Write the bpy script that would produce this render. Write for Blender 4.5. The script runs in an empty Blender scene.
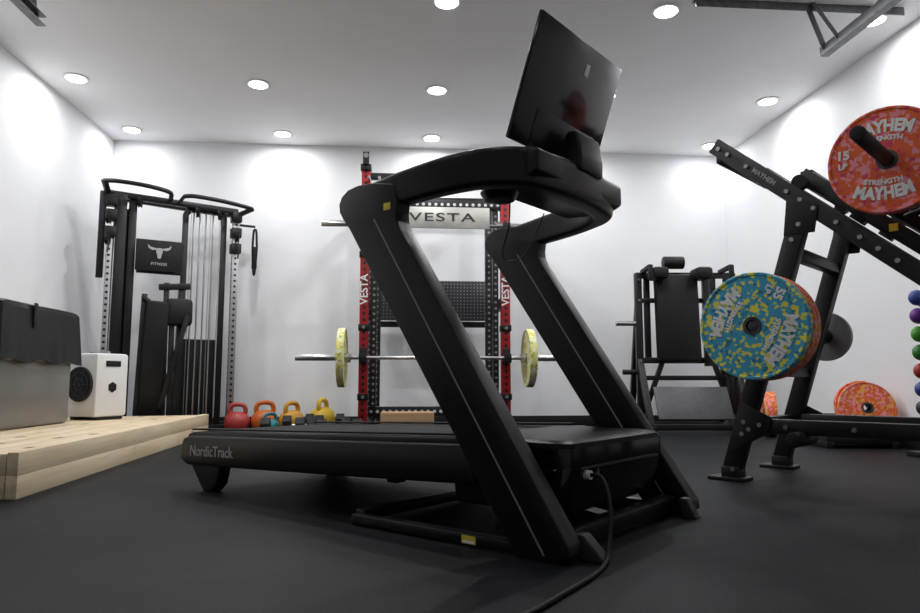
import bpy, bmesh, math, random
from mathutils import Vector, Matrix
random.seed(3)
V=Vector
scn=bpy.context.scene
COL=scn.collection
try:
    scn.view_settings.view_transform='Standard'
    scn.view_settings.look='None'
    scn.view_settings.exposure=0.0
except Exception: pass

# ------------------------------------------------------------ materials
def nmat(name):
    m=bpy.data.materials.new(name); m.use_nodes=True
    nt=m.node_tree; b=nt.nodes["Principled BSDF"]
    return m,nt,b
def pbr(name,col,rough=.5,metal=0,var=.08,scale=30,bump=0,coat=0,spec=None,ior=None):
    m,nt,b=nmat(name)
    tc=nt.nodes.new("ShaderNodeTexCoord"); no=nt.nodes.new("ShaderNodeTexNoise")
    no.inputs["Scale"].default_value=scale; no.inputs["Detail"].default_value=4
    nt.links.new(tc.outputs["Object"],no.inputs["Vector"])
    r=nt.nodes.new("ShaderNodeValToRGB")
    r.color_ramp.elements[0].position=.3; r.color_ramp.elements[1].position=.7
    r.color_ramp.elements[0].color=(*[c*(1-var) for c in col],1)
    r.color_ramp.elements[1].color=(*[min(1,c*(1+var)) for c in col],1)
    nt.links.new(no.outputs["Fac"],r.inputs[0]); nt.links.new(r.outputs[0],b.inputs["Base Color"])
    b.inputs["Roughness"].default_value=rough; b.inputs["Metallic"].default_value=metal
    b.inputs["Coat Weight"].default_value=coat
    if spec is not None: b.inputs["Specular IOR Level"].default_value=spec
    if ior is not None: b.inputs["IOR"].default_value=ior
    if bump:
        bp=nt.nodes.new("ShaderNodeBump"); bp.inputs["Strength"].default_value=bump; bp.inputs["Distance"].default_value=.002
        nt.links.new(no.outputs["Fac"],bp.inputs["Height"]); nt.links.new(bp.outputs[0],b.inputs["Normal"])
    return m
def speckle(name,cols,scale=55,rough=.6):
    m,nt,b=nmat(name)
    tc=nt.nodes.new("ShaderNodeTexCoord"); vo=nt.nodes.new("ShaderNodeTexVoronoi"); vo.inputs["Scale"].default_value=scale
    no=nt.nodes.new("ShaderNodeTexNoise"); no.inputs["Scale"].default_value=scale*.7
    mx=nt.nodes.new("ShaderNodeMixRGB"); mx.blend_type='LINEAR_LIGHT'; mx.inputs[0].default_value=.008
    nt.links.new(tc.outputs["Object"],mx.inputs[1]); nt.links.new(no.outputs["Color"],mx.inputs[2])
    nt.links.new(mx.outputs[0],vo.inputs["Vector"])
    sp=nt.nodes.new("ShaderNodeSeparateColor"); nt.links.new(vo.outputs["Color"],sp.inputs[0])
    r=nt.nodes.new("ShaderNodeValToRGB"); r.color_ramp.interpolation='CONSTANT'
    el=r.color_ramp.elements
    el[0].position=0; el[0].color=(*cols[0][1],1); el[1].position=cols[0][0]; el[1].color=(*cols[1][1],1)
    acc=cols[0][0]
    for i in range(2,len(cols)):
        acc+=cols[i-1][0]; e=el.new(acc); e.color=(*cols[i][1],1)
    nt.links.new(sp.outputs[0],r.inputs[0]); nt.links.new(r.outputs[0],b.inputs["Base Color"])
    b.inputs["Roughness"].default_value=rough
    return m
def holes(name,col,hole,pitch,rad,mode="post",rough=.45,metal=0):
    m,nt,b=nmat(name); N=nt.nodes.new; L=nt.links.new
    def M(op,a,c=None):
        n=N("ShaderNodeMath"); n.operation=op
        for i,x in enumerate((a,c)):
            if x is None: continue
            if isinstance(x,(int,float)): n.inputs[i].default_value=x
            else: L(x,n.inputs[i])
        return n.outputs[0]
    tc=N("ShaderNodeTexCoord"); s=N("ShaderNodeSeparateXYZ"); L(tc.outputs["Object"],s.inputs[0])
    x,y,z=s.outputs
    if mode=="post": u=M('MINIMUM',M('ABSOLUTE',x),M('ABSOLUTE',y)); w=M('PINGPONG',z,pitch/2)
    elif mode=="bar": u=M('MINIMUM',M('ABSOLUTE',z),M('ABSOLUTE',y)); w=M('PINGPONG',x,pitch/2)
    else: u=M('PINGPONG',x,pitch/2); w=M('PINGPONG',z,pitch/2)
    d=M('SQRT',M('ADD',M('MULTIPLY',u,u),M('MULTIPLY',w,w)))
    f=M('LESS_THAN',d,rad)
    mx=N("ShaderNodeMixRGB"); mx.inputs[1].default_value=(*col,1); mx.inputs[2].default_value=(*hole,1)
    L(f,mx.inputs[0]); L(mx.outputs[0],b.inputs["Base Color"]); b.inputs["Roughness"].default_value=rough; b.inputs["Metallic"].default_value=metal
    return m
def wood(name,c1,c2,axis=1):
    m,nt,b=nmat(name); N=nt.nodes.new; L=nt.links.new
    tc=N("ShaderNodeTexCoord"); mp=N("ShaderNodeMapping")
    sc=[14,14,22]; sc[axis]=1.2; mp.inputs["Scale"].default_value=sc
    L(tc.outputs["Object"],mp.inputs[0])
    n=N("ShaderNodeTexNoise"); n.inputs["Scale"].default_value=1.6; n.inputs["Detail"].default_value=6; n.inputs["Distortion"].default_value=.6
    L(mp.outputs[0],n.inputs["Vector"])
    r=N("ShaderNodeValToRGB"); r.color_ramp.elements[0].position=.30; r.color_ramp.elements[1].position=.72
    r.color_ramp.elements[0].color=(*c1,1); r.color_ramp.elements[1].color=(*c2,1)
    L(n.outputs["Fac"],r.inputs[0])
    mp2=N("ShaderNodeMapping"); s2=[1,1,1]; s2[axis]=.5; mp2.inputs["Scale"].default_value=s2; L(tc.outputs["Object"],mp2.inputs[0])
    vo=N("ShaderNodeTexVoronoi"); vo.inputs["Scale"].default_value=7; L(mp2.outputs[0],vo.inputs["Vector"])
    kr=N("ShaderNodeValToRGB"); kr.color_ramp.elements[0].position=.10; kr.color_ramp.elements[0].color=(.20,.10,.05,1)
    kr.color_ramp.elements[1].position=.19; kr.color_ramp.elements[1].color=(1,1,1,1)
    L(vo.outputs["Distance"],kr.inputs[0])
    mx=N("ShaderNodeMixRGB"); mx.blend_type='MULTIPLY'; mx.inputs[0].default_value=.9
    L(r.outputs[0],mx.inputs[1]); L(kr.outputs[0],mx.inputs[2]); L(mx.outputs[0],b.inputs["Base Color"])
    b.inputs["Roughness"].default_value=.6
    return m
def emis(name,col,st):
    m,nt,b=nmat(name); b.inputs["Emission Color"].default_value=(*col,1); b.inputs["Emission Strength"].default_value=st
    b.inputs["Base Color"].default_value=(*col,1); return m

M_blk=pbr("powder_black",(.010,.010,.011),.42,0,.15,60,.15,spec=.38)
M_tm=pbr("treadmill_black",(.006,.006,.007),.36,0,.1,80,.12,spec=.38)
M_tm2=pbr("treadmill_satin",(.007,.007,.008),.30,0,.1,60,spec=.38)
M_gloss=pbr("gloss_black",(.005,.005,.006),.15,0,.1,20,0,.12,spec=.42)
M_hood=pbr("hood_gloss",(.004,.004,.005),.12,0,.1,20,0,0,spec=.45)
M_hoodtop=pbr("hood_top_black",(.004,.0045,.006),.34,0,.1,20,0,0,spec=.5,ior=1.16)
M_belt=pbr("belt_rubber",(.008,.008,.008),.75,0,.2,200,.3,spec=.2)
M_pad=pbr("vinyl_pad",(.008,.008,.009),.5,0,.15,120,.3,spec=.3)
M_rub=pbr("black_rubber",(.010,.010,.011),.6,0,.2,90,.2,spec=.3)
M_steel=pbr("steel",(.55,.55,.56),.3,1,.06,40)
M_galv=pbr("galvanised",(.20,.205,.21),.42,1,.2,25)
M_dsteel=pbr("dark_steel",(.10,.10,.11),.4,.9,.1,40)
M_red=holes("red_post",(.33,.006,.010),(.01,.01,.01),.05,.0135)
M_bpost=holes("black_post",(.010,.010,.011),(.28,.28,.28),.05,.010)
M_bbar=holes("black_bar",(.010,.010,.011),(.65,.65,.65),.05,.0125,"bar")
M_peg=holes("pegboard",(.024,.025,.031),(.24,.24,.25),.03,.0055,"grid")
M_rail=holes("silver_rail",(.42,.42,.43),(.02,.02,.02),.05,.011,"post",.35,.6)
M_white=pbr("white_paint",(.78,.78,.78),.45,0,.02,10)
M_letter=pbr("white_letter",(.88,.88,.87),.5,0,.02,10)
M_lgrey=pbr("letter_grey",(.42,.42,.42),.4,0,.02,10)
M_accent=pbr("accent_silver",(.22,.22,.22),.4,0,.02,10)
M_bletter=pbr("black_letter",(.03,.03,.03),.4,0,.05,10)
M_wood=wood("pine",(.68,.52,.32),(.84,.70,.50))
M_woodb=wood("ply_box",(.34,.20,.10),(.46,.29,.15),0)
M_bin=pbr("brushed_bin",(.20,.195,.185),.30,.35,.03,4)
M_cover=pbr("cover_vinyl",(.008,.008,.009),.48,0,.2,5,1.0,spec=.35)
M_banner=pbr("banner_metal",(.60,.585,.54),.38,.25,.14,6)
M_grey=pbr("grey_plate",(.26,.26,.27),.45,.3,.1,30)
M_fplate=pbr("foot_plate_grey",(.085,.085,.09),.4,.3,.1,30)
M_dgrey=pbr("dark_grey_plastic",(.035,.035,.04),.5,0,.1,30)
M_yel=pbr("yellow_label",(.75,.60,.04),.5,0,.05,40)
S_blue=speckle("speckle_blue",[(.61,(.05,.38,.60)),(.29,(.86,.80,.08)),(.10,(.02,.20,.34))],80)
S_or=speckle("speckle_orange",[(.56,(.78,.12,.02)),(.22,(.86,.28,.33)),(.22,(.80,.42,.06))],74)
S_red=speckle("speckle_red",[(.58,(.84,.125,.022)),(.29,(.90,.30,.34)),(.13,(.70,.04,.12))],72)
S_yel=speckle("speckle_yellow",[(.5,(.66,.64,.20)),(.3,(.72,.72,.55)),(.2,(.38,.41,.09))],45)

# ------------------------------------------------------------ geometry
class B:
    def __init__(s): s.bm=bmesh.new()
    def _add(s,bm,M):
        bm.transform(M); me=bpy.data.meshes.new("tmp"); bm.to_mesh(me); bm.free(); s.bm.from_mesh(me); bpy.data.meshes.remove(me)
    def box(s,c,sz,rot=None,bev=.004,seg=2):
        bm=bmesh.new(); bmesh.ops.create_cube(bm,size=1); bmesh.ops.scale(bm,vec=V(sz),verts=bm.verts)
        if bev: bmesh.ops.bevel(bm,geom=bm.edges[:],offset=min(bev,min(sz)*.45),segments=seg,affect='EDGES',profile=.5)
        M=Matrix.Translation(V(c))
        if rot is not None: M=M@rot.to_4x4()
        s._add(bm,M); return s
    def beam(s,p1,p2,w,h,side=(0,1,0),bev=.004):
        p1=V(p1);p2=V(p2); t=(p2-p1); L=t.length; t.normalize(); sd=V(side); sd=(sd-t*sd.dot(t))
        if sd.length<1e-4: sd=V((1,0,0))-t*t.x
        sd.normalize(); u=t.cross(sd)
        R=Matrix((u,sd,t)).transposed()
        return s.box((p1+p2)/2,(h,w,L),R,bev)
    def cyl(s,p1,p2,r,r2=None,seg=20,bev=0):
        p1=V(p1);p2=V(p2); t=p2-p1; L=t.length
        bm=bmesh.new(); bmesh.ops.create_cone(bm,cap_ends=True,segments=seg,radius1=r,radius2=r if r2 is None else r2,depth=L)
        if bev:
            e=[e for e in bm.edges if abs(e.verts[0].co.z-e.verts[1].co.z)<1e-6]
            bmesh.ops.bevel(bm,geom=e,offset=bev,segments=2,affect='EDGES',profile=.5)
        s._add(bm,Matrix.Translation((p1+p2)/2)@t.to_track_quat('Z','Y').to_matrix().to_4x4()); return s
    def ball(s,c,r,sc=(1,1,1)):
        bm=bmesh.new(); bmesh.ops.create_uvsphere(bm,u_segments=24,v_segments=14,radius=r)
        s._add(bm,Matrix.Translation(V(c))@Matrix.Diagonal((*sc,1))); return s
    def prism(s,pts,y0,y1,bev=.006):
        bm=bmesh.new(); a=[bm.verts.new((x,y0,z)) for x,z in pts]; f=bm.faces.new(a)
        r=bmesh.ops.extrude_face_region(bm,geom=[f]); vs=[g for g in r['geom'] if isinstance(g,bmesh.types.BMVert)]
        bmesh.ops.translate(bm,vec=(0,y1-y0,0),verts=vs)
        bmesh.ops.recalc_face_normals(bm,faces=bm.faces)
        if bev: bmesh.ops.bevel(bm,geom=bm.edges[:],offset=bev,segments=3,affect='EDGES',profile=.5,clamp_overlap=True)
        s._add(bm,Matrix()); return s
    def poly(s,pts,z0,z1,bev=.004):
        bm=bmesh.new(); f=bm.faces.new([bm.verts.new((x,y,z0)) for x,y in pts])
        r=bmesh.ops.extrude_face_region(bm,geom=[f]); vs=[g for g in r['geom'] if isinstance(g,bmesh.types.BMVert)]
        bmesh.ops.translate(bm,vec=(0,0,z1-z0),verts=vs); bmesh.ops.recalc_face_normals(bm,faces=bm.faces)
        if bev: bmesh.ops.bevel(bm,geom=bm.edges[:],offset=bev,segments=2,affect='EDGES',profile=.5,clamp_overlap=True)
        s._add(bm,Matrix()); return s
    def sweep(s,pts,w,h,up=(0,0,1),n=24,e=4,smooth=True,res=6):
        pts=[V(p) for p in pts]
        if not isinstance(w,(list,tuple)): w=[w]*len(pts)
        if not isinstance(h,(list,tuple)): h=[h]*len(pts)
        if smooth and len(pts)>2:
            P=[];W=[];H=[]
            def cr(a,b,c,d,t): return .5*((2*b)+(c-a)*t+(2*a-5*b+4*c-d)*t*t+(3*b-a-3*c+d)*t**3)
            for i in range(len(pts)-1):
                i0=max(i-1,0);i3=min(i+2,len(pts)-1)
                for k in range(res):
                    t=k/res
                    P.append(cr(pts[i0],pts[i],pts[i+1],pts[i3],t)); W.append(w[i]*(1-t)+w[i+1]*t); H.append(h[i]*(1-t)+h[i+1]*t)
            P.append(pts[-1]);W.append(w[-1]);H.append(h[-1])
        else: P,W,H=pts,w,h
        bm=bmesh.new(); rings=[]; prev=None
        for i,p in enumerate(P):
            t=(P[min(i+1,len(P)-1)]-P[max(i-1,0)]).normalized()
            if up is not None:
                sd=t.cross(V(up)).normalized(); u=sd.cross(t)
            else:
                if prev is None:
                    a=V((0,0,1)) if abs(t.z)<.9 else V((1,0,0)); sd=t.cross(a).normalized()
                else: sd=(prev-t*prev.dot(t)).normalized()
                prev=sd; u=sd.cross(t)
            ring=[]
            for k in range(n):
                a=2*math.pi*(k+.5)/n; c,q=math.cos(a),math.sin(a)
                cx=math.copysign(abs(c)**(2/e),c)*W[i]/2; cy=math.copysign(abs(q)**(2/e),q)*H[i]/2
                ring.append(bm.verts.new(p+sd*cx+u*cy))
            rings.append(ring)
        for a,b in zip(rings,rings[1:]):
            for k in range(n): bm.faces.new((a[k],a[(k+1)%n],b[(k+1)%n],b[k]))
        bm.faces.new(rings[0][::-1]); bm.faces.new(rings[-1])
        bmesh.ops.recalc_face_normals(bm,faces=bm.faces)
        s._add(bm,Matrix()); return s
    def tube(s,pts,r,res=6): return s.sweep(pts,2*r,2*r,up=None,n=12,e=2,res=res)
    def lathe(s,prof,M=Matrix(),seg=56,closed=True):
        bm=bmesh.new(); rings=[]
        for i in range(seg):
            a=2*math.pi*i/seg; rings.append([bm.verts.new((r*math.cos(a),r*math.sin(a),z)) for r,z in prof])
        m=len(prof)
        for i in range(seg):
            a=rings[i];b=rings[(i+1)%seg]
            for k in range(m if closed else m-1):
                bm.faces.new((a[k],b[k],b[(k+1)%m],a[(k+1)%m]))
        if not closed:
            bmesh.ops.remove_doubles(bm,verts=bm.verts,dist=1e-5)
        bmesh.ops.recalc_face_normals(bm,faces=bm.faces)
        s._add(bm,M); return s
    def obj(s,name,mat,parent=None,label=None,ang=35,origin=None):
        me=bpy.data.meshes.new(name)
        if origin is not None: s.bm.transform(Matrix.Translation(-V(origin)))
        s.bm.to_mesh(me); s.bm.free()
        me.materials.append(mat)
        for p in me.polygons: p.use_smooth=True
        try: me.set_sharp_from_angle(angle=math.radians(ang))
        except Exception: pass
        o=bpy.data.objects.new(name,me); COL.objects.link(o)
        if origin is not None: o.location=origin
        if parent: o.parent=parent
        if label: o["label"]=label
        return o
def beams(name,mat,parent,*specs,**kw):
    for sp in specs:
        side=sp[4] if len(sp)>4 else (0,1,0)
        B().beam(sp[0],sp[1],sp[2],sp[3],side=side,**kw).obj(name,mat,parent)
def thing(name,label,cat,loc=(0,0,0),rz=0,M=None,group=None):
    e=bpy.data.objects.new(name,None); e.empty_display_size=.05; COL.objects.link(e)
    if M is not None: e.matrix_world=M
    else: e.location=loc; e.rotation_euler=(0,0,rz)
    e["label"]=label; e["category"]=cat
    if group: e["group"]=group
    return e
def tag(o,label,cat,group=None):
    o["label"]=label;o["category"]=cat
    if group:o["group"]=group
    return o
def text(body,size,M,mat,parent,name="lettering",ext=.0006,arc=None,bold=.0,sx=1,label=None,space=1.0):
    cu=bpy.data.curves.new("t","FONT"); cu.body=body; cu.size=size; cu.align_x='CENTER'; cu.align_y='CENTER'; cu.extrude=ext; cu.offset=bold; cu.space_character=space
    t=bpy.data.objects.new("t",cu); COL.objects.link(t)
    dg=bpy.context.evaluated_depsgraph_get(); dg.update()
    me=bpy.data.meshes.new_from_object(t.evaluated_get(dg)); bpy.data.objects.remove(t); bpy.data.curves.remove(cu)
    for v in me.vertices:
        v.co.x*=sx
        if arc:
            a=v.co.x/abs(arc); r=abs(arc)+(v.co.y if arc>0 else -v.co.y)
            if arc>0: v.co.x,v.co.y=r*math.sin(a),r*math.cos(a)-abs(arc)
            else: v.co.x,v.co.y=r*math.sin(a),-r*math.cos(a)+abs(arc)
    me.transform(M); me.materials.clear(); me.materials.append(mat)
    o=bpy.data.objects.new(name,me); COL.objects.link(o)
    if parent: o.parent=parent
    if label: o["label"]=label
    return o
def basis(n,up,loc):
    n=V(n).normalized(); up=V(up); up=(up-n*up.dot(n)).normalized(); x=up.cross(n)
    M=Matrix((x,up,n)).transposed().to_4x4(); M.translation=V(loc); return M
FRONT=lambda loc: basis((0,-1,0),(0,0,1),loc)
def struct(o): o["kind"]="structure"; return o

# ------------------------------------------------------------ room
XL,XR,YB,YF,H=-2.73,3.17,6.5,-1.6,2.67
def wallmat(name,c,rough=.7):
    return pbr(name,c,rough,0,.01,3,.05)
M_wall=wallmat("wall_white",(.86,.865,.88)); M_ceil=wallmat("ceiling_white",(.93,.93,.94))
m,nt,b=nmat("rubber_floor"); N=nt.nodes.new; L=nt.links.new
tc=N("ShaderNodeTexCoord"); n1=N("ShaderNodeTexNoise"); n1.inputs["Scale"].default_value=180; n1.inputs["Detail"].default_value=4
n2=N("ShaderNodeTexNoise"); n2.inputs["Scale"].default_value=1.3; n2.inputs["Detail"].default_value=5
L(tc.outputs["Object"],n1.inputs["Vector"]); L(tc.outputs["Object"],n2.inputs["Vector"])
r1=N("ShaderNodeValToRGB"); r1.color_ramp.elements[0].position=.40; r1.color_ramp.elements[1].position=.72
r1.color_ramp.elements[0].color=(.004,.0047,.006,1); r1.color_ramp.elements[1].color=(.017,.018,.021,1)
L(n1.outputs["Fac"],r1.inputs[0]); L(r1.outputs[0],b.inputs["Base Color"])
r2=N("ShaderNodeMapRange"); r2.inputs[3].default_value=.42; r2.inputs[4].default_value=.66
L(n2.outputs["Fac"],r2.inputs[0]); L(r2.outputs[0],b.inputs["Roughness"]); b.inputs["IOR"].default_value=1.30; b.inputs["Specular IOR Level"].default_value=.30
bp=N("ShaderNodeBump"); bp.inputs["Strength"].default_value=.6; bp.inputs["Distance"].default_value=.0012
L(n1.outputs["Fac"],bp.inputs["Height"]); L(bp.outputs[0],b.inputs["Normal"])
M_floor=m
cx,cy=(XL+XR)/2,(YB+YF)/2; W=XR-XL; D=YB-YF; T=.1
struct(B().box((cx,cy,-T/2),(W+2*T,D+2*T,T),bev=0).obj("floor",M_floor))
struct(B().box((cx,cy,H+T/2),(W+2*T,D+2*T,T),bev=0).obj("ceiling",M_ceil))
struct(B().box((cx,YB+T/2,H/2),(W+2*T,T,H),bev=0).obj("wall_north",M_wall))
struct(B().box((cx,YF-T/2,H/2),(W+2*T,T,H),bev=0).obj("wall_south",M_wall))
struct(B().box((XL-T/2,cy,H/2),(T,D,H),bev=0).obj("wall_west",M_wall))
struct(B().box((XR+T/2,cy,H/2),(T,D,H),bev=0).obj("wall_east",M_wall))
struct(B().box((cx,YB-.008,.05),(W,.016,.10),bev=.003).obj("baseboard_north",M_rub))
struct(B().box((XL+.008,cy,.05),(.016,D,.10),bev=.003).obj("baseboard_west",M_rub))
struct(B().box((XR-.008,cy,.05),(.016,D,.10),bev=.003).obj("baseboard_east",M_rub))

M_led=emis("led",(.98,.99,1),14)
def downlight(x,y,power):
    e=thing("recessed_downlight","round white recessed LED downlight glowing in the ceiling","ceiling light",(x,y,H),group="recessed ceiling downlights")
    B().lathe([(.062,0),(.088,0),(.092,-.006),(.062,-.009)],seg=32).obj("trim_ring",M_white,e)
    B().cyl((0,0,-.001),(0,0,-.0105),.068,seg=32).obj("light_disc",M_led,e)
    l=bpy.data.lights.new("lamp","AREA"); l.shape='DISK'; l.size=.12; l.energy=power; l.spread=math.radians(178); l.color=(.975,.985,1)
    o=bpy.data.objects.new("lamp",l); COL.objects.link(o); o.parent=e; o.location=(0,0,-.02)
for y in (6.2,5.14,3.88,2.6):  # last row is out of view, added for its light on the room
    for x in (-2.46,-1.13,.23,1.57,2.90):
        p={6.2:6.0,5.14:12.0,3.88:10.0,2.6:4.8}[y]
        if abs(x)>2.2: p*=.48
        downlight(x,y,p)
for x in (-1.13,.23,1.57): downlight(x,1.1,2.2)  # unseen lamps near the camera, added as dim light for the foreground

# garage tracks
def track(x,lab):
    t=thing("garage_door_track",lab,"door track",(x,0,0),group="garage door tracks")
    B().beam((0,-1.2,2.36),(0,3.72,2.36),.012,.055,side=(1,0,0),bev=.002).beam((.022,-1.2,2.385),(.022,3.72,2.385),.045,.006,side=(1,0,0),bev=0).beam((.022,-1.2,2.335),(.022,3.72,2.335),.045,.006,side=(1,0,0),bev=0).obj("rail",M_galv,t)
    beams("hanger_bracket",M_galv,t,((0,3.68,2.36),(-.06,3.74,2.67),.035,.004,(1,0,0)),((0,3.55,2.36),(-.03,3.72,2.67),.03,.004,(1,0,0)),bev=0)
    a,c=(-.75,.55) if x>0 else (-.35,.15)
    b=B().beam((a,3.75,2.656),(c,3.75,2.656),.045,.026,side=(0,1,0),bev=.002)
    b.beam((a,3.728,2.643),(c,3.728,2.643),.004,.05,side=(0,1,0),bev=.001)
    b.obj("ceiling_angle_bar",M_galv,t)
track(2.44,"galvanised steel garage door track hanging from ceiling bracket")
track(-2.0,"galvanised steel garage door track hung beside white wall")

# ------------------------------------------------------------ treadmill
TM=thing("treadmill","large black folding treadmill with tilted screen and slanted uprights","treadmill",(.662,1.894,0),math.radians(-43.5))
for sgn in (-1,1):
    yo=sgn*.412; yi=sgn*.352
    y0,y1=min(yo,yi),max(yo,yi)
    B().prism([(-.150,.0),(-.035,.0),(.0,.020),(-.005,.045),(-.548,.860),(-.562,.888),(-.565,.915),(-.560,.945),(-.58,1.0),(-.66,1.018),(-.73,1.022),(-.775,1.015),(-.803,.998),(-.815,.975),(-.812,.950),(-.795,.925),(-.765,.890)],y0,y1,.004).obj("upright",M_tm,TM,ang=28)
    for yy in (y0-.0005,y1+.0005):
        B().beam((-.655,yy,.905),(-.070,yy,.015),.0025,.0045,bev=0).obj("accent_strip",M_accent,TM)
    B().box((-.44,sgn*.386,.018),(.60,.036,.028),bev=.004).obj("base_rail",M_tm,TM)
    tip=.05 if sgn<0 else .025
    B().prism([(-.02,.0),(tip,.0),(tip-.005,.012),(-.005,.06),(-.03,.06)],sgn*.325-.018,sgn*.325+.018,.004).obj("foot_wedge",M_dgrey,TM)
    B().box((-.73,sgn*.375,.009),(.05,.045,.018),bev=.004).obj("levelling_foot",M_rub,TM)
    ya,yb=sorted((sgn*.345,sgn*.275))
    B().prism([(-1.825,.155),(-1.805,.195),(-1.75,.207),(-1.0,.231),(-.36,.252),(-.33,.145),(-.9,.122),(-1.35,.106),(-1.77,.092),(-1.82,.11)],ya,yb,.010).obj("side_rail",M_tm2,TM)
    yc,yd=sorted((sgn*.338,sgn*.275))
    B().prism([(-1.79,.19),(-1.775,.213),(-1.74,.222),(-1.0,.247),(-.36,.268),(-.36,.24)],yc,yd,.005).obj("rail_top_step",M_tm,TM)
    B().prism([(-1.76,.10),(-1.55,.10),(-1.57,.03),(-1.61,.0),(-1.66,.0)],ya+.008,yb-.008,.008).obj("rear_foot",M_rub,TM)
    B().box((-1.08,sgn*.308,.252),(1.36,.050,.006),Matrix.Rotation(math.radians(-1.85),3,'Y'),.002).obj("foot_rail_grip",M_belt,TM)
B().prism([(-1.80,.17),(-1.79,.205),(-1.76,.222),(-.38,.262),(-.38,.235),(-1.74,.16),(-1.78,.155)],-.27,.27,.006).obj("running_belt",M_belt,TM)
B().cyl((-1.77,-.28,.187),(-1.77,.28,.187),.03).obj("rear_roller",M_dsteel,TM)
beams("underframe_bar",M_blk,TM,((-1.6,-.20,.13),(-.3,-.20,.15),.05,.05),((-1.6,.20,.13),(-.3,.20,.15),.05,.05),((-1.0,-.25,.13),(-1.0,.25,.13),.05,.05,(1,0,0)),((-1.45,-.25,.12),(-1.45,.25,.12),.05,.05,(1,0,0)),((-.95,0,.06),(-.95,0,.14),.05,.05))
beams("base_crossbar",M_tm,TM,((-.74,-.37,.025),(-.74,.37,.025),.04,.030,(1,0,0)),((-.08,-.37,.035),(-.08,.37,.035),.055,.045,(1,0,0)),((-.24,-.34,.06),(-.24,.34,.06),.05,.045,(1,0,0)),((-.38,-.1,.08),(-.08,-.1,.04),.04,.035),((-.38,.12,.08),(-.08,.12,.04),.04,.035))
def hood(prof,name,mat,w,rc,lab=None):
    b=B(); bm=bmesh.new(); rings=[]
    for z,xf,inset in prof:
        ring=[]; ww=w-inset; x0=-.44+inset
        pts=[(x0,-ww),(xf-rc,-ww)]
        for k in range(1,9):
            a=-math.pi/2+k*math.pi/2/9*1; pts.append((xf-rc+rc*math.cos(a),-ww+rc+rc*math.sin(a)))
        for k in range(0,9):
            a=k*math.pi/2/9; pts.append((xf-rc+rc*math.cos(a),ww-rc+rc*math.sin(a)))
        pts+= [(xf-rc,ww),(x0,ww)]
        rings.append([bm.verts.new((x,y,z)) for x,y in pts])
    for a,c in zip(rings,rings[1:]):
        n=len(a)
        for k in range(n): bm.faces.new((a[k],a[(k+1)%n],c[(k+1)%n],c[k]))
    bm.faces.new(rings[0][::-1]); bm.faces.new(rings[-1]); bmesh.ops.recalc_face_normals(bm,faces=bm.faces)
    b._add(bm,Matrix()); return b.obj(name,mat,TM,lab)
hood([(.204,-.062,.0),(.250,-.064,.0)],"motor_hood",M_hood,.300,.05,"glossy black motor cover")
hood([(.250,-.064,.0),(.262,-.070,.006),(.268,-.084,.018),(.270,-.106,.03)],"hood_lid",M_hoodtop,.300,.05,"dark satin black lid")
hood([(.085,-.092,.012),(.092,-.085,.006),(.196,-.069,.0),(.201,-.068,.004),(.205,-.068,.004)],"hood_base",M_hood,.298,.05)
B().box((-.067,0,.198),(.008,.48,.008),bev=.002).obj("hood_trim",M_dgrey,TM)
B().cyl((-.085,-.205,.180),(-.055,-.205,.180),.012).obj("power_socket",M_letter,TM)
B().cyl((-.085,-.15,.185),(-.063,-.15,.185),.008).obj("breaker_button",M_dgrey,TM)
B().tube([(-.062,-.205,.180),(-.025,-.210,.178),(.005,-.230,.14),(.026,-.26,.08),(.043,-.31,.018),(.065,-.38,.006),(.082,-.46,.006),(.092,-.55,.006),(.098,-.62,.006),(.104,-.68,.006),(.108,-.74,.006),(.11,-.86,.006),(.10,-1.0,.006)],.0055).obj("power_cord",M_rub,TM)
arm=[(-.790,-.382,.972),(-.70,-.382,.975),(-.56,-.376,.990),(-.43,-.358,1.004),(-.33,-.325,1.014),(-.265,-.280,1.018),(-.222,-.20,1.020),(-.205,0,1.020)]
full=arm+[(x,-y,z) for x,y,z in arm[-2::-1]]
hh=[.07,.088,.098,.104,.108,.112,.114,.114]; ww=[.052,.056,.058,.060,.064,.070,.078,.085]
B().sweep(full,ww+ww[-2::-1],hh+hh[-2::-1],res=6,e=5.5,n=36).obj("handrail",M_tm,TM,ang=30)
B().prism([(-.44,1.03),(-.40,1.060),(-.20,1.079),(-.17,1.065),(-.17,1.0),(-.22,.978),(-.38,.988)],-.26,.26,.010).obj("console_tray",M_tm2,TM)
B().lathe([(0,-.028),(.045,-.022),(.058,0),(.055,.012),(0,.012)],Matrix.Translation((-.35,-.19,.978)),24,False).obj("speaker_dome",M_tm2,TM)
B().tube([(-.36,-.12,.985),(-.38,-.10,.90),(-.44,-.05,.83),(-.48,.05,.82),(-.46,.12,.86),(-.40,.14,.99)],.0022).obj("safety_cord",M_rub,TM)
B().box((-.60,-.412,.935),(.028,.003,.022),bev=.001).obj("warning_label",M_yel,TM)
B().box((-.30,-.4050,.018),(.045,.002,.020),bev=0).obj("warning_sticker",M_yel,TM)
B().box((-.30,-.4062,.013),(.038,.001,.006),bev=0).obj("sticker_print",M_letter,TM)
a=math.radians(19.5); Rs=Matrix.Rotation(a,3,'Y'); sc=V((-.204,-.028,1.280)); nrm=Rs@V((1,0,0)); upv=Rs@V((0,0,1))
B().box(sc,(.014,.490,.362),Rs,.004).obj("screen_panel",M_gloss,TM)
B().box(sc-nrm*.0078,(.001,.47,.335),Rs,0).obj("screen_glass",M_gloss,TM)
B().box(sc+nrm*.0075-upv*.115+V((0,.02,0)),(.005,.34,.10),Rs,.002).obj("screen_rear_housing",M_tm2,TM)
B().box(sc+nrm*.0080+upv*.110+V((0,.045,0)),(.0014,.022,.036),Rs,0).obj("data_label",M_letter,TM)
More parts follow.
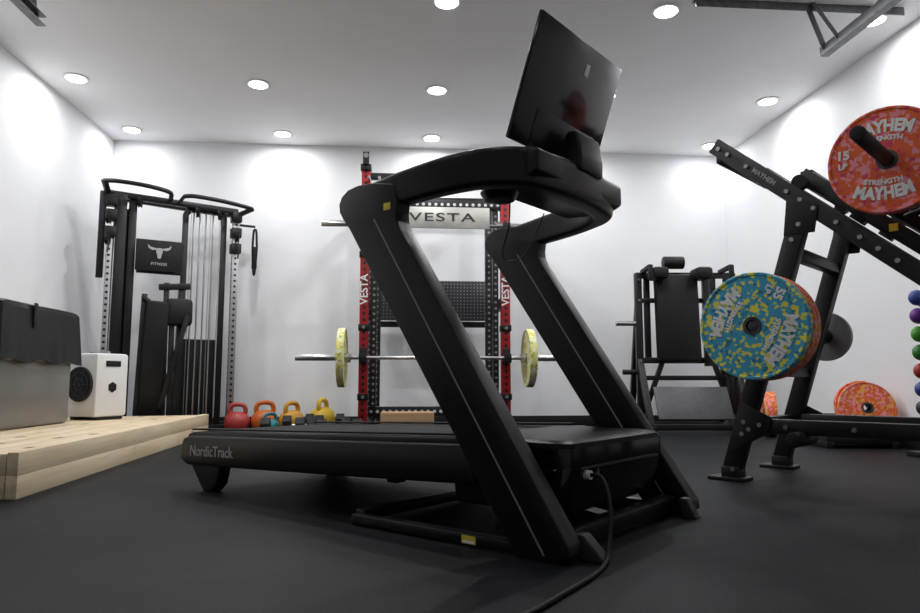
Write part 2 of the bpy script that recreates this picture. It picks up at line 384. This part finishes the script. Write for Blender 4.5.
B().prism([(-.27,1.05),(-.155,1.05),(-.153,1.10),(-.165,1.175),(-.20,1.18),(-.25,1.10)],-.045,.10,.010).obj("screen_mount",M_tm2,TM)
text("NordicTrack",.056,basis((0,-1,0),(-.03,0,1),(-1.60,-.3462,.152)),M_lgrey,TM,"brand_lettering",bold=.0008)

# ------------------------------------------------------------ plates
def plate(M,r,th,mat,label,rot=0,txt=None,cat="weight plate",group=None,extra=("15","LB"),dx=0):
    M=M@Matrix.Rotation(rot,4,'Z')
    e=thing("weight_plate",label,cat,M=M,group=group)
    h=th/2
    B().lathe([(.036,-h*.8),(r*.45,-h*.8),(r*.5,-h*.8),(r*.93,-h*.8),(r*.945,-h),(r*.985,-h),(r,-h*.8),(r,h*.8),(r*.985,h),(r*.945,h),(r*.93,h*.8),(r*.45,h*.8),(.036,h*.8)],seg=72).obj("plate_body",mat,e)
    B().lathe([(.0248,-h*.88),(.037,-h*.88),(.037,h*.88),(.0248,h*.88)],seg=36).obj("hub_ring",M_dsteel,e)
    if txt:
        z=h*.8+.0022; k=r/.22
        T=lambda x,y,a=0: Matrix.Translation((x*k,y*k,z))@Matrix.Rotation(a,4,'Z')
        text("MAYHEM",.070*k,T(dx,.138),M_letter,e,arc=.30*k,bold=.0030,sx=.76)
        text("STRENGTH",.028*k,T(dx,.090),M_letter,e,arc=.28*k,bold=.0012,sx=1.0)
        text("MAYHEM",.070*k,T(dx,-.140),M_letter,e,arc=-.30*k,bold=.0030,sx=.76)
        text("STRENGTH",.028*k,T(dx,-.092),M_letter,e,arc=-.28*k,bold=.0012,sx=1.0)
        text(extra[0],.050*k,T(-.160,.040),M_letter,e,bold=.0020)
        text(extra[1],.036*k,T(-.160,-.006),M_letter,e,bold=.0012)
    return e

# ------------------------------------------------------------ leg press
g=V((.66,-.75,0)).normalized(); lpr=math.atan2(g.y,g.x); LO=V((1.40,2.93,0))
LP=thing("leg_press_machine","black steel plate-loaded leg press with slanted rails and weight horns","gym machine",LO,lpr)
LM=Matrix.Translation(LO)@Matrix.Rotation(lpr,4,'Z')
def rz(x): return 1.475-.89*x
for y in (0,.58):
    B().beam((-.005,y,rz(-.005)),(1.44,y,rz(1.44)),.055,.07,bev=.006).obj("guide_rail",M_blk,LP)
    B().beam((.01,y,.03),(.352,y,1.13),.06,.075,bev=.006).obj("support_leg",M_blk,LP)
    B().beam((.06,y,.235),(1.42,y,.235),.05,.06,bev=.005).obj("base_beam",M_blk,LP)
    B().box((.0,y,.008),(.16,.10,.016),bev=.004).box((.015,y,.035),(.08,.07,.05),bev=.004).obj("foot_plate",M_blk,LP)
    B().beam((1.40,y,.0),(1.40,y,.24),.06,.06).obj("rear_leg",M_blk,LP)
    s=-1 if y==0 else 1
    for x,z in [(x,rz(x)-.002) for x in (.02,.06,.14,.30,.35,.40,.48,.56,.62,.68,.76)]+[(.08,.25),(.07,.2),(.1,.22),(.145,.24),(.34,1.06),(.31,1.0),(.025,.05),(.25,.235),(.5,.235)]:
        B().cyl((x,y+s*.025,z),(x,y+s*.036,z),.010,seg=6).obj("bolt",M_steel,LP)
    B().prism([(.02,.12),(.17,.20),(.20,.27),(.08,.33),(.03,.2)],y+s*.030-.003,y+s*.030+.003,.001).obj("gusset_plate",M_blk,LP)
    B().prism([(.28,1.02),(.30,1.19),(.42,1.13),(.40,1.02)],y+s*.030-.003,y+s*.030+.003,.001).obj("gusset_plate",M_blk,LP)
    B().cyl((.205,y,.64),(.205,y+s*.208,.64),.0245,seg=24,bev=.003).obj("storage_horn",M_dsteel,LP)
beams("cross_member",M_blk,LP,((.06,0,.235),(.06,.58,.235),.05,.05,(1,0,0)),((.02,0,1.42),(.02,.58,1.42),.05,.04,(1,0,0)),((1.40,0,.06),(1.40,.58,.06),.06,.06,(1,0,0)),((.30,0,.95),(.30,.58,.95),.05,.05,(1,0,0)),((.15,0,.46),(.15,.58,.46),.04,.04,(1,0,0)))
for x in (.30,.78):
    B().cyl((x,-.10,.19),(x,.10,.19),.030,bev=.005).obj("foam_roller",M_rub,LP)
rn=V((.665,0,.747))
def rp(x,d,y=0): return V((x,y,rz(x)))+rn*d
for y in (.07,.51):
    beams("sled_rail",M_blk,LP,(rp(.28,.085,y),rp(.86,.085,y),.05,.06),(rp(.502,.04,y),rp(.502,.33,y),.05,.06),(rp(.80,.04,y),rp(.80,.22,y),.05,.05),(rp(.52,.30,y),rp(.82,.18,y),.04,.05))
for x,d in ((.30,.085),(.502,.275),(.84,.085)):
    B().beam(rp(x,d,.05),rp(x,d,.53),.05,.06,side=(1,0,0)).obj("sled_crossbar",M_blk,LP)
B().beam(rp(.36,.15,.29),rp(.80,.15,.29),.34,.05,bev=.015).obj("foot_platform",M_pad,LP)
for y in (.0,.58):
    for x in (.31,.84): B().cyl(rp(x,.055,y-.02),rp(x,.055,y+.02),.03).obj("sled_wheel",M_rub,LP)
hc=rp(.502,.275)
B().cyl((hc.x,-.50,hc.z),(hc.x,.07,hc.z),.025,seg=28,bev=.003).obj("weight_horn",M_rub,LP)
B().cyl((hc.x,.51,hc.z),(hc.x,1.02,hc.z),.025,seg=28,bev=.003).obj("weight_horn",M_rub,LP)
B().tube([rp(.62,.14,-.03),rp(.66,.20,-.05),rp(.72,.20,-.05),rp(.74,.12,-.03)],.012).obj("release_handle",M_blk,LP)
B().box(rp(.60,.09,.04),(.03,.004,.03),bev=0).obj("caution_sticker",M_yel,LP)
text("MAYHEM",.030,basis((0,-1,0),tuple(rn),tuple(rp(.21,0,-.0285))),M_lgrey,LP,"rail_lettering",bold=.0006)
def lpM(x,y,z): return LM@basis((0,-1,0),(0,0,1),(x,y,z))
plate(lpM(.205,-.195,.64),.215,.045,S_blue,"sky blue and yellow speckled bumper plate on leg press storage horn",math.radians(-118),True,group="bumper plates on the storage horn",extra=("55","LB"))
plate(lpM(.205,-.148,.64),.217,.040,S_or,"orange and yellow speckled bumper plate behind blue plate",.5,group="bumper plates on the storage horn")
plate(lpM(.205,-.104,.64),.217,.040,S_or,"orange and yellow speckled bumper plate behind blue plate",1.9,group="bumper plates on the storage horn")
plate(lpM(hc.x,-.10,hc.z),.200,.045,S_red,"pink-orange speckled bumper plate on the leg press weight horn",math.radians(-3),True,dx=-.012)
plate(lpM(.205,.70,.64),.12,.03,M_grey,"small light grey iron plate on the far storage horn",0)

# ------------------------------------------------------------ power rack
RK=thing("power_rack","red and black steel power rack with silver sign","squat rack",(.237,5.45,0))
hx=.56
for x in (-hx,hx):
    B().box((x,0,1.05),(.07,.07,2.10),bev=.004).obj("front_post",M_red,RK,origin=(x,0,1.05))
    B().box((x,.75,1.05),(.07,.07,2.10),bev=.004).obj("rear_post",M_bpost,RK,origin=(x,.75,1.05))
    q=.085 if x<0 else -.085
    B().box((x+q,.40,1.05),(.06,.06,2.0),bev=.004).obj("middle_post",M_bpost,RK,origin=(x+q,.40,1.05))
    B().box((x+q*.9,.02,1.10),(.045,.05,1.75),bev=.004).obj("inner_post",M_bpost,RK,origin=(x+q*.9,.02,1.10))
    for z in (.06,1.06,2.06):
        B().box((x,.375,z),(.06,.68,.07),bev=.004).obj("side_brace",M_blk,RK)
    B().box((x,-.065,.575),(.06,.10,.02),bev=.003).box((x,-.11,.60),(.06,.02,.07),bev=.003).box((x,-.04,.62),(.06,.012,.12),bev=.002).obj("bar_hook",M_blk,RK)
    B().box((x,-.065,1.625),(.06,.10,.02),bev=.003).box((x,-.11,1.645),(.06,.02,.06),bev=.003).obj("bar_hook",M_blk,RK)
    for z in (.30,.84,1.42,1.90):
        B().box((x,-.005,z),(.085,.085,.05),bev=.004).obj("clamp_collar",M_blk,RK)
        B().cyl((x,-.045,z),(x,-.062,z),.014,seg=6).obj("clamp_bolt",M_steel,RK)
    text("VESTA",.085,basis((0,-1,0),(-1,0,0),(x,-.0365,1.14)),M_letter,RK,"post_lettering",bold=.0016)
B().box((0,0,1.835),(2*hx-.07,.06,.07),bev=.004).obj("top_crossmember",M_bbar,RK,origin=(0,0,1.835))
B().box((0,.75,2.06),(2*hx-.07,.06,.07),bev=.004).obj("upper_crossmember",M_blk,RK)
B().box((0,0,2.06),(2*hx-.07,.05,.05),bev=.004).obj("upper_crossmember",M_blk,RK)
B().box((0,.10,.185),(2*hx-.07,.05,.075),bev=.004).obj("lower_crossmember",M_bbar,RK,origin=(0,.10,.185))
B().box((0,.75,.93),(2*hx-.07,.05,.05),bev=.004).obj("middle_crossmember",M_blk,RK)
B().box((-.02,-.135,1.70),(.88,.012,.17),bev=.004).obj("sign_panel",M_banner,RK)
for x in (-.3,.3): B().box((x,-.075,1.78),(.03,.12,.02),bev=.002).obj("sign_bracket",M_blk,RK)
text("VESTA",.095,FRONT((.045,-.1425,1.70)),M_bletter,RK,"sign_lettering",bold=.001,sx=1.75,space=1.15)
B().box((.02,.70,1.14),(1.04,.012,.36),bev=.003).obj("pegboard_panel",M_peg,RK,origin=(.02,.7,1.14))
B().box((-hx,-.01,2.125),(.085,.085,.05),bev=.004).box((-hx,-.045,2.19),(.05,.015,.12),bev=.003).obj("post_cap_bracket",M_blk,RK)
B().cyl((-hx,-.055,2.22),(-hx,-.02,2.22),.02).obj("bracket_pin",M_steel,RK)
for i in range(4): B().cyl((-hx+.03+.08*i,0,2.02),(-hx+.03+.08*i,-.12,2.02),.012).obj("hanger_pin",M_steel,RK)
for x in (-hx,hx): B().box((x,.375,.012),(.12,.95,.024),bev=.004).obj("rack_foot",M_blk,RK)
def barbell(name,label,cx_,y,z,L,cat="barbell"):
    e=thing(name,label,cat,(cx_,y,z))
    s=L/2
    B().cyl((-s+.40,0,0),(s-.40,0,0),.0145).obj("shaft",M_steel,e)
    for q in (-1,1):
        B().cyl((q*(s-.42),0,0),(q*s,0,0),.0248,bev=.002).cyl((q*(s-.42),0,0),(q*(s-.385),0,0),.036).obj("sleeve",M_steel,e)
    return e
barbell("barbell","steel barbell with speckled plates resting on rack hooks",.245,5.365,.602,2.16)
barbell("spare_barbell","bare steel barbell held high across the rack",.24,5.37,1.652,1.80)
for x,sg in ((-.482,-1),(.970,1)):
    plate(basis((sg,0,0),(0,0,1),(x,5.365,.602)),.228,.055,S_yel,"yellow and white speckled bumper plate on the barbell",.4,group="bumper plates on the barbell")
tag(B().box((.02,5.08,.10),(.38,.22,.20),bev=.004).box((.02,4.968,.14),(.09,.004,.025),bev=.001).obj("wooden_box",M_woodb),"low brown plywood box on the floor by the rack","wooden box")
def dumbbell(x,y,rz_,r,L,mat,label,group="hex dumbbells on the floor",z=None):
    e=thing("dumbbell",label,"dumbbell",(x,y,r*.87 if z is None else z),rz_,group=group)
    for q in (-1,1):
        B().cyl((q*L*.28,0,0),(q*L*.5,0,0),r,seg=6,bev=.008).obj("dumbbell_head",mat,e)
    B().cyl((-L*.3,0,0),(L*.3,0,0),.015).obj("dumbbell_handle",M_steel,e)
    return e
for (x,y,a_) in ((-.80,5.62,.15),(-.56,5.25,.1),(-.66,5.90,.05),(-.46,5.02,.1),(-.90,5.28,.1),(.42,5.02,1.5),(.60,5.02,1.5)):
    dumbbell(x,y,a_,.082,.32,M_rub,"black rubber hex dumbbell lying on the floor")
def kettlebell(x,y,s,mat,label,rz_=0):
    e=thing("kettlebell",label,"kettlebell",(x,y,0),rz_,group="coloured kettlebells on the floor")
    B().lathe([(0,0),(.065*s,0),(.085*s,.01*s),(.110*s,.06*s),(.113*s,.105*s),(.098*s,.150*s),(.06*s,.180*s),(0,.188*s)],seg=32,closed=False).obj("kettlebell_body",mat,e)
    B().tube([(-.060*s,0,.150*s),(-.072*s,0,.195*s),(-.055*s,0,.238*s),(0,0,.250*s),(.055*s,0,.238*s),(.072*s,0,.195*s),(.060*s,0,.150*s)],.020*s).obj("kettlebell_handle",mat,e)
KC=[(-1.385,5.93,.92,(.42,.045,.04),"red"),(-1.17,5.97,.98,(.55,.12,.012),"orange"),(-1.06,5.64,.66,(.01,.20,.22),"teal"),(-.955,6.02,.95,(.60,.30,.02),"amber yellow"),(-.73,6.30,1.02,(.64,.42,.015),"yellow")]
for i,(x,y,s,c,n) in enumerate(KC): kettlebell(x,y,s,pbr("kettle_"+n.replace(" ","_"),c,.4,0,.08,20),n+" kettlebell standing on the rubber floor",.3*i)

# ------------------------------------------------------------ wooden platform
WP=thing("wooden_platform","low pale pine timber platform with stacked edge beams","platform",(0,0,0))
n=9
b=B()
fr=(V((-1.425,2.66)),V((-2.70,2.92))); bk=(V((-1.575,5.58)),V((-2.70,5.24)))
for i in range(n):
    t0=i/n; t1=(i+1)/n-.003
    b.poly([fr[0].lerp(fr[1],t0),fr[0].lerp(fr[1],t1),bk[0].lerp(bk[1],t1),bk[0].lerp(bk[1],t0)],.11,.160,.002)
b.obj("deck_planks",M_wood,WP)
P0,P1,P2,P3=V((-1.38,2.64)),V((-1.424,2.648)),V((-1.574,5.60)),V((-1.53,5.61))
for z0,z1,js in ((0,.0825,((0,.42),(.4212,1))),(.083,.166,((0,.66),(.6612,1)))):
    b=B()
    for t0,t1 in js:
        b.poly([P0.lerp(P3,t0),P1.lerp(P2,t0),P1.lerp(P2,t1),P0.lerp(P3,t1)],z0,z1,.002)
    b.obj("edge_beam",M_wood,WP)
    B().poly([(-1.427,2.648),(-1.427,2.662),(-2.70,2.915),(-2.70,2.888)],z0,min(z1,.160),.002).obj("end_beam",M_wood,WP)

TB=thing("ice_bath_tub","grey metal tub with a soft black vinyl cover on the platform","tub",(-2.39,4.18,.161))
B().box((0,0,.20),(.56,.82,.40),bev=.03,seg=4).box((0,0,.385),(.59,.85,.02),bev=.008).obj("tub_body",M_bin,TB)
bm=bmesh.new(); bmesh.ops.create_cube(bm,size=1); bmesh.ops.subdivide_edges(bm,edges=bm.edges[:],cuts=22,use_grid_fill=True)
for v in bm.verts:
    x,y,z=v.co; k=.5-z
    wob=.010*math.sin(y*23+x*3)*k+.006*math.sin(x*31+y*11)*k
    rx=.59+.03*k; ry=.85+.03*k
    cr=max(0,(abs(x)-.42)/.08); cr2=max(0,(abs(y)-.44)/.06)
    zz=.700-(.5-z)*.33
    if z>.45: zz-= .012*(cr**2+cr2**2)+.012*(1-4*x*x)*(1-4*y*y)-.004*math.sin(x*14)*math.sin(y*9)
    if z<-.45: zz+= .012*math.sin((x+y)*17)
    v.co=V((x*rx+math.copysign(wob,x)*(abs(x)>.49),y*ry+math.copysign(wob,y)*(abs(y)>.49),zz))
b=B(); b._add(bm,Matrix()); b.obj("cover",M_cover,TB,ang=60)
B().box((.308,-.12,.63),(.008,.035,.14),bev=.003).obj("strap",M_rub,TB)
CH=thing("water_chiller","white boxy water chiller with a round black fan","chiller",(-2.12,5.0,.161),math.radians(-27))
B().box((0,0,.235),(.27,.26,.43),bev=.02).obj("case",M_white,CH)
B().cyl((-.01,-.128,.24),(-.01,-.138,.24),.118,seg=40).obj("fan_opening",M_rub,CH)
b=B()
for r_ in (.040,.080,.117): b.lathe([(r_-.0015,-.002),(r_+.0015,-.002),(r_+.0015,.002),(r_-.0015,.002)],basis((0,-1,0),(0,0,1),(-.01,-.142,.24)),40)
for k in range(3):
    a_=k*math.pi/3; d=V((math.cos(a_),0,math.sin(a_)))*.117; b.cyl(V((-.01,-.142,.24))-d,V((-.01,-.142,.24))+d,.0014,seg=6)
b.obj("fan_guard",M_dgrey,CH)
B().box((.137,0,.38),(.006,.12,.04),bev=.002).obj("control_panel",M_rub,CH)
B().cyl((.134,0,.22),(.139,0,.22),.036,seg=6).obj("emblem",M_rub,CH)
B().box((0,0,.455),(.18,.03,.025),bev=.008).obj("carry_handle",M_grey,CH)
for sx in (-.10,.10):
    B().box((sx,0,.01),(.04,.22,.02),bev=.004).obj("foot",M_rub,CH)

# ------------------------------------------------------------ cable machine
ang=math.atan2(.45,.90)
FT=thing("cable_machine","black functional cable machine with twin weight towers and silver rails","cable machine",(-2.38,5.70,0),ang)
WD=.98
def post(x,y,z0,z1,s_,mat,name):
    return B().box((x,y,(z0+z1)/2),(s_,s_,z1-z0),bev=.004).obj(name,mat,FT,origin=(x,y,(z0+z1)/2))
post(-.015,-.01,.04,1.62,.036,M_rail,"pulley_column"); post(WD,0,.04,1.85,.055,M_rail,"pulley_column")
post(.06,.03,.04,1.95,.09,M_blk,"tower_post"); post(.155,.06,.04,1.93,.06,M_blk,"tower_post"); post(-.07,.03,1.25,1.96,.05,M_blk,"tower_post")
for xx in (.09,.41): post(WD-xx,.06,.04,1.86,.045,M_blk,"tower_post")
B().tube([(WD-.41,.06,1.80),(WD-.405,.06,1.86),(WD-.36,.06,1.90),(WD-.25,.06,1.91),(WD-.14,.06,1.90),(WD-.095,.06,1.86),(WD-.09,.06,1.80)],.026).obj("tower_arch",M_blk,FT)
B().box((.10,.03,.03),(.36,.14,.05),bev=.006).obj("base_foot",M_blk,FT)
B().box((WD-.22,.03,.03),(.50,.14,.05),bev=.006).obj("base_foot",M_blk,FT)
B().box((.11,.11,.95),(.16,.05,1.80),bev=.006).obj("tower_shroud",M_rub,FT)
B().box((WD-.25,.11,.42),(.27,.05,.72),bev=.008).obj("tower_shroud",M_rub,FT)
for xx in (.18,.24,.29,.34): B().cyl((WD-xx,.07,.08),(WD-xx,.07,1.90),.0075,seg=10).obj("guide_rod",M_steel,FT)
for xx,yy in ((.13,.03),(.21,.03),(.37,.03)): B().cyl((WD-xx,yy,.1),(WD-xx,yy,1.88),.0035,seg=6).obj("cable",M_steel,FT)
B().cyl((.02,-.04,.1),(.02,-.04,1.6),.004,seg=6).obj("cable",M_steel,FT)
for x0,zz in ((-.01,1.62),(-.01,1.76),(-.01,1.88),(WD,1.72),(WD,1.58),(WD,1.86)):
    B().box((x0,-.01,zz),(.085,.10,.09),bev=.010).obj("pulley_carriage",M_blk,FT)
for x0,zz in ((-.03,1.72),(-.03,1.55),(WD,1.68),(.20,1.90),(.66,1.87),(.84,1.87)):
    B().lathe([(.012,-.012),(.048,-.012),(.038,0),(.048,.012),(.012,.012)],basis((1,-.3,0),(0,0,1),(x0,-.085 if x0 in(-.03,WD) else .0,zz)),28).obj("pulley_wheel",M_rub,FT)
B().tube([(-.03,-.10,1.57),(-.025,-.115,1.50),(-.03,-.11,1.44)],.006).obj("handle_clip",M_blk,FT)
B().tube([(WD,-.10,1.66),(WD+.005,-.115,1.56),(WD,-.11,1.48)],.006).obj("handle_clip",M_blk,FT)
beams("top_beam",M_blk,FT,((-.06,.03,1.95),(WD+.02,.03,1.92),.06,.05),((.10,.17,1.95),(WD-.1,.17,1.92),.05,.04),((.06,0,1.93),(.1,.18,1.93),.05,.04),((WD,0,1.90),(WD-.08,.18,1.91),.05,.04),((-.08,-.16,2.0),(-.03,.06,1.94),.045,.04),((WD+.10,-.16,1.92),(WD,.04,1.88),.045,.04),((.42,-.14,1.97),(.44,.04,1.94),.03,.03),((.52,-.14,1.96),(.50,.04,1.93),.03,.03),bev=.008)
B().tube([(-.08,-.16,2.0),(.02,-.18,2.005),(.20,-.18,2.0),(.36,-.16,1.985),(.42,-.14,1.97)],.018).obj("pull_up_bar",M_blk,FT)
B().tube([(.52,-.14,1.96),(.60,-.17,1.965),(.80,-.19,1.95),(1.0,-.18,1.93),(WD+.10,-.16,1.92)],.018).obj("pull_up_bar",M_blk,FT)
B().box((.36,-.045,1.455),(.36,.010,.26),bev=.006).obj("sign_panel",M_rub,FT)
b=B(); Mx=V((.36,-.0505,1.475)); k=.80
b.poly([(x*k,y*k) for x,y in [(-.035,.045),(-.015,.055),(.015,.055),(.035,.045),(.030,.01),(.020,-.02),(.018,-.045),(.008,-.055),(-.008,-.055),(-.018,-.045),(-.020,-.02),(-.030,.01)]],0,.0015,0)
b.poly([(x*k,y*k) for x,y in [(-.033,.035),(-.07,.030),(-.105,.050),(-.115,.090),(-.090,.065),(-.055,.055),(-.02,.050)]],0,.0015,0); b.poly([(x*k,y*k) for x,y in [(.033,.035),(.07,.030),(.105,.050),(.115,.090),(.090,.065),(.055,.055),(.02,.050)]],0,.0015,0)
b.bm.transform(basis((0,-1,0),(0,0,1),Mx)); b.obj("emblem",M_lgrey,FT)
text("FITNESS",.030,FRONT((.36,-.0508,1.385)),M_lgrey,FT,"sign_lettering",bold=.0006,space=1.2)
beams("centre_brace",M_blk,FT,((.20,.04,1.58),(.56,.04,1.58),.03,.03),((.20,.04,1.33),(.56,.04,1.33),.03,.03),((.0,.12,.05),(.98,.12,.05),.08,.05))
HS=tag(B().tube([(0,0,0),(.012,-.005,-.03),(.018,0,-.20),(.0,0,-.42),(-.018,0,-.20),(-.012,-.005,-.03),(0,0,0)],.010).box((0,0,-.26),(.045,.02,.20),bev=.006).obj("exercise_strap",M_rub),"black fabric strap hanging from the cable machine","strap"); HS.location=(-1.352,6.222,1.78)
B().beam((WD-.02,0,1.80),(WD+.17,0,1.80),.02,.02).obj("accessory_hook",M_blk,FT)
BN=thing("weight_bench","black padded adjustable bench stood upright in front of cable machine","weight bench",(-2.02,5.68,0),ang)
B().box((.02,-.01,.60),(.17,.06,.92),Matrix.Rotation(.08,3,'X')@Matrix.Rotation(.03,3,'Y'),.02).obj("back_pad",M_pad,BN)
B().box((.20,.0,.98),(.20,.10,.22),Matrix.Rotation(-.06,3,'X'),.03).obj("seat_pad",M_pad,BN)
beams("bench_frame",M_blk,BN,((-.09,.03,.0),(-.06,.03,1.12),.035,.04),((.11,.03,.0),(.10,.03,1.22),.035,.04),((.20,.04,.0),(.22,.04,1.20),.05,.05),((-.12,0,.03),(.30,0,.03),.06,.05),((.04,.02,1.18),(.28,.02,1.20),.04,.05),((.08,0,.20),(.26,-.04,.95),.04,.04),((-.08,0,1.1),(.10,-.02,.95),.03,.03),((.16,.02,.0),(.15,.02,.9),.04,.04))

# ------------------------------------------------------------ rear machine
HM=thing("squat_machine","black padded plate-loaded machine with grey foot plate near white wall","gym machine",(2.42,5.80,0),math.radians(-4))
for x in (-.40,.42):
    beams("frame_tube",M_blk,HM,((x,.0,0),(x,.0,1.36),.05,.06),((x,.35,0),(x*.95,.05,1.25),.05,.05),((x,-.35,.03),(x,.40,.03),.06,.05,(1,0,0)),((x,-.3,.05),(x,0,.62),.04,.05))
beams("frame_tube",M_blk,HM,((-.42,0,1.34),(.44,0,1.34),.05,.05),((-.40,0,.60),(.42,0,.60),.05,.05),((-.40,.38,.03),(.42,.38,.03),.05,.05),((-.40,-.3,.05),(.42,-.3,.05),.05,.05),((.17,-.05,.55),(.17,-.05,1.34),.05,.05),((.25,.0,.55),(.25,.0,1.34),.04,.05),((-.40,0,1.12),(.42,0,1.12),.04,.04),((-.32,.02,.62),(-.32,.02,1.34),.04,.05),((-.40,-.02,.45),(.42,-.02,.45),.04,.04),((-.36,-.02,.2),(-.20,-.02,.62),.04,.04),((.36,-.02,.2),(.22,-.02,.62),.04,.04))
B().box((-.09,-.08,.96),(.37,.11,.76),Matrix.Rotation(-.06,3,'X'),.035).obj("back_pad",M_pad,HM)
B().cyl((-.20,-.08,1.44),(-.02,-.08,1.44),.055,bev=.012).obj("head_roller",M_pad,HM)
for x in (-.27,.10): B().box((x,-.16,1.33),(.14,.22,.10),bev=.03).obj("shoulder_pad",M_pad,HM)
for x in (-.36,.32):
    B().beam((x,.0,1.37),(x,-.26,1.38),.035,.035,side=(1,0,0)).beam((x,-.26,1.39),(x,-.26,1.27),.035,.035,side=(1,0,0)).obj("grip_handle",M_rub,HM)
B().box((-.02,-.20,.24),(.62,.02,.30),Matrix.Rotation(-.5,3,'X'),.004).obj("foot_plate",M_fplate,HM)
B().cyl((-.42,0,.92),(-.60,0,.92),.022).obj("weight_horn",M_steel,HM)
B().cyl((.44,0,1.30),(.60,0,1.30),.022).obj("weight_horn",M_steel,HM)
B().cyl((-.42,.0,.50),(-.55,.0,.50),.022).obj("weight_horn",M_rub,HM)
beams("safety_post",M_blk,HM,((.33,-.12,.10),(.33,-.12,1.30),.06,.05),((.33,-.12,.15),(.22,-.3,.05),.05,.05))
for x in (-.40,.42):
    for z in (.08,.45,.60,1.12,1.30):
        B().cyl((x,-.028,z),(x,-.040,z),.011,seg=6).obj("bolt",M_steel,HM)
dumbbell(2.66,5.12,.0,.065,.30,M_rub,"black rubber hex dumbbell near the padded machine","dumbbells by the machine")

PS=thing("plate_storage_rack","low black steel plate storage rack beside the wall","storage rack",(2.90,4.36,0),math.radians(-8))
B().box((0,0,.05),(.44,.34,.05)).box((-.2,0,.02),(.05,.36,.04)).box((.2,0,.02),(.05,.36,.04)).box((0,.15,.18),(.44,.03,.05)).box((-.2,.15,.11),(.03,.03,.17)).box((.2,.15,.11),(.03,.03,.17)).obj("rack_frame",M_blk,PS)
plate(basis((-.25,-1,.30),(0,0,1),(2.95,4.24,.248)),.172,.04,S_or,"orange speckled bumper plate leaning on the low rack",.6,group="orange plates by the wall")
plate(basis((-.25,-1,.30),(0,0,1),(2.962,4.295,.255)),.172,.04,S_or,"orange speckled bumper plate leaning on the low rack",2.1,group="orange plates by the wall")
plate(basis((-.95,.40,0),(0,0,1),(2.90,5.35,.17)),.17,.09,S_or,"thick orange speckled bumper plate standing on edge",0,group="orange plates by the wall")

DT=thing("dumbbell_tower","black steel wall stand holding small coloured dumbbells","dumbbell rack",(2.95,3.66,0))
b=B(); b.box((.08,0,.6),(.05,.05,1.2)).box((.02,0,.015),(.26,.22,.03))
cols=[((.05,.08,.35),"blue"),((.20,.04,.35),"purple"),((.10,.45,.04),"green"),((.06,.30,.05),"green"),((.55,.05,.03),"red"),((.05,.10,.40),"blue"),((.05,.05,.06),"black"),((.55,.04,.05),"red")]
for i in range(8): b.box((.02,0,.90-.105*i-.052),(.12,.05,.010),bev=.003)
b.obj("stand",M_blk,DT)
for i,(c,n) in enumerate(cols):
    e=thing("neoprene_dumbbell",n+" neoprene dumbbell on the vertical stand","dumbbell",(2.94,3.66,.90-.105*i),math.radians(90),group="small dumbbells on the stand")
    mt=pbr("neo_"+n+str(i),[q*.7 for q in c],.4,0,.05,20)
    for q in (-1,1): B().ball((q*.07,0,0),.046,(.8,1,1)).obj("dumbbell_head",mt,e)
    B().cyl((-.07,0,0),(.07,0,0),.014).obj("dumbbell_handle",mt,e)

# ------------------------------------------------------------ world + camera
w=bpy.data.worlds.new("world"); scn.world=w; w.use_nodes=True
w.node_tree.nodes["Background"].inputs[0].default_value=(.8,.85,.9,1); w.node_tree.nodes["Background"].inputs[1].default_value=.2
cd=bpy.data.cameras.new("camera"); cam=bpy.data.objects.new("camera",cd); COL.objects.link(cam)
cd.sensor_width=36; cd.lens=27.0; cd.clip_start=.02
cam.location=(0,0,.42); cam.rotation_euler=(math.radians(96.2),0,math.radians(-4.55))
scn.camera=cam
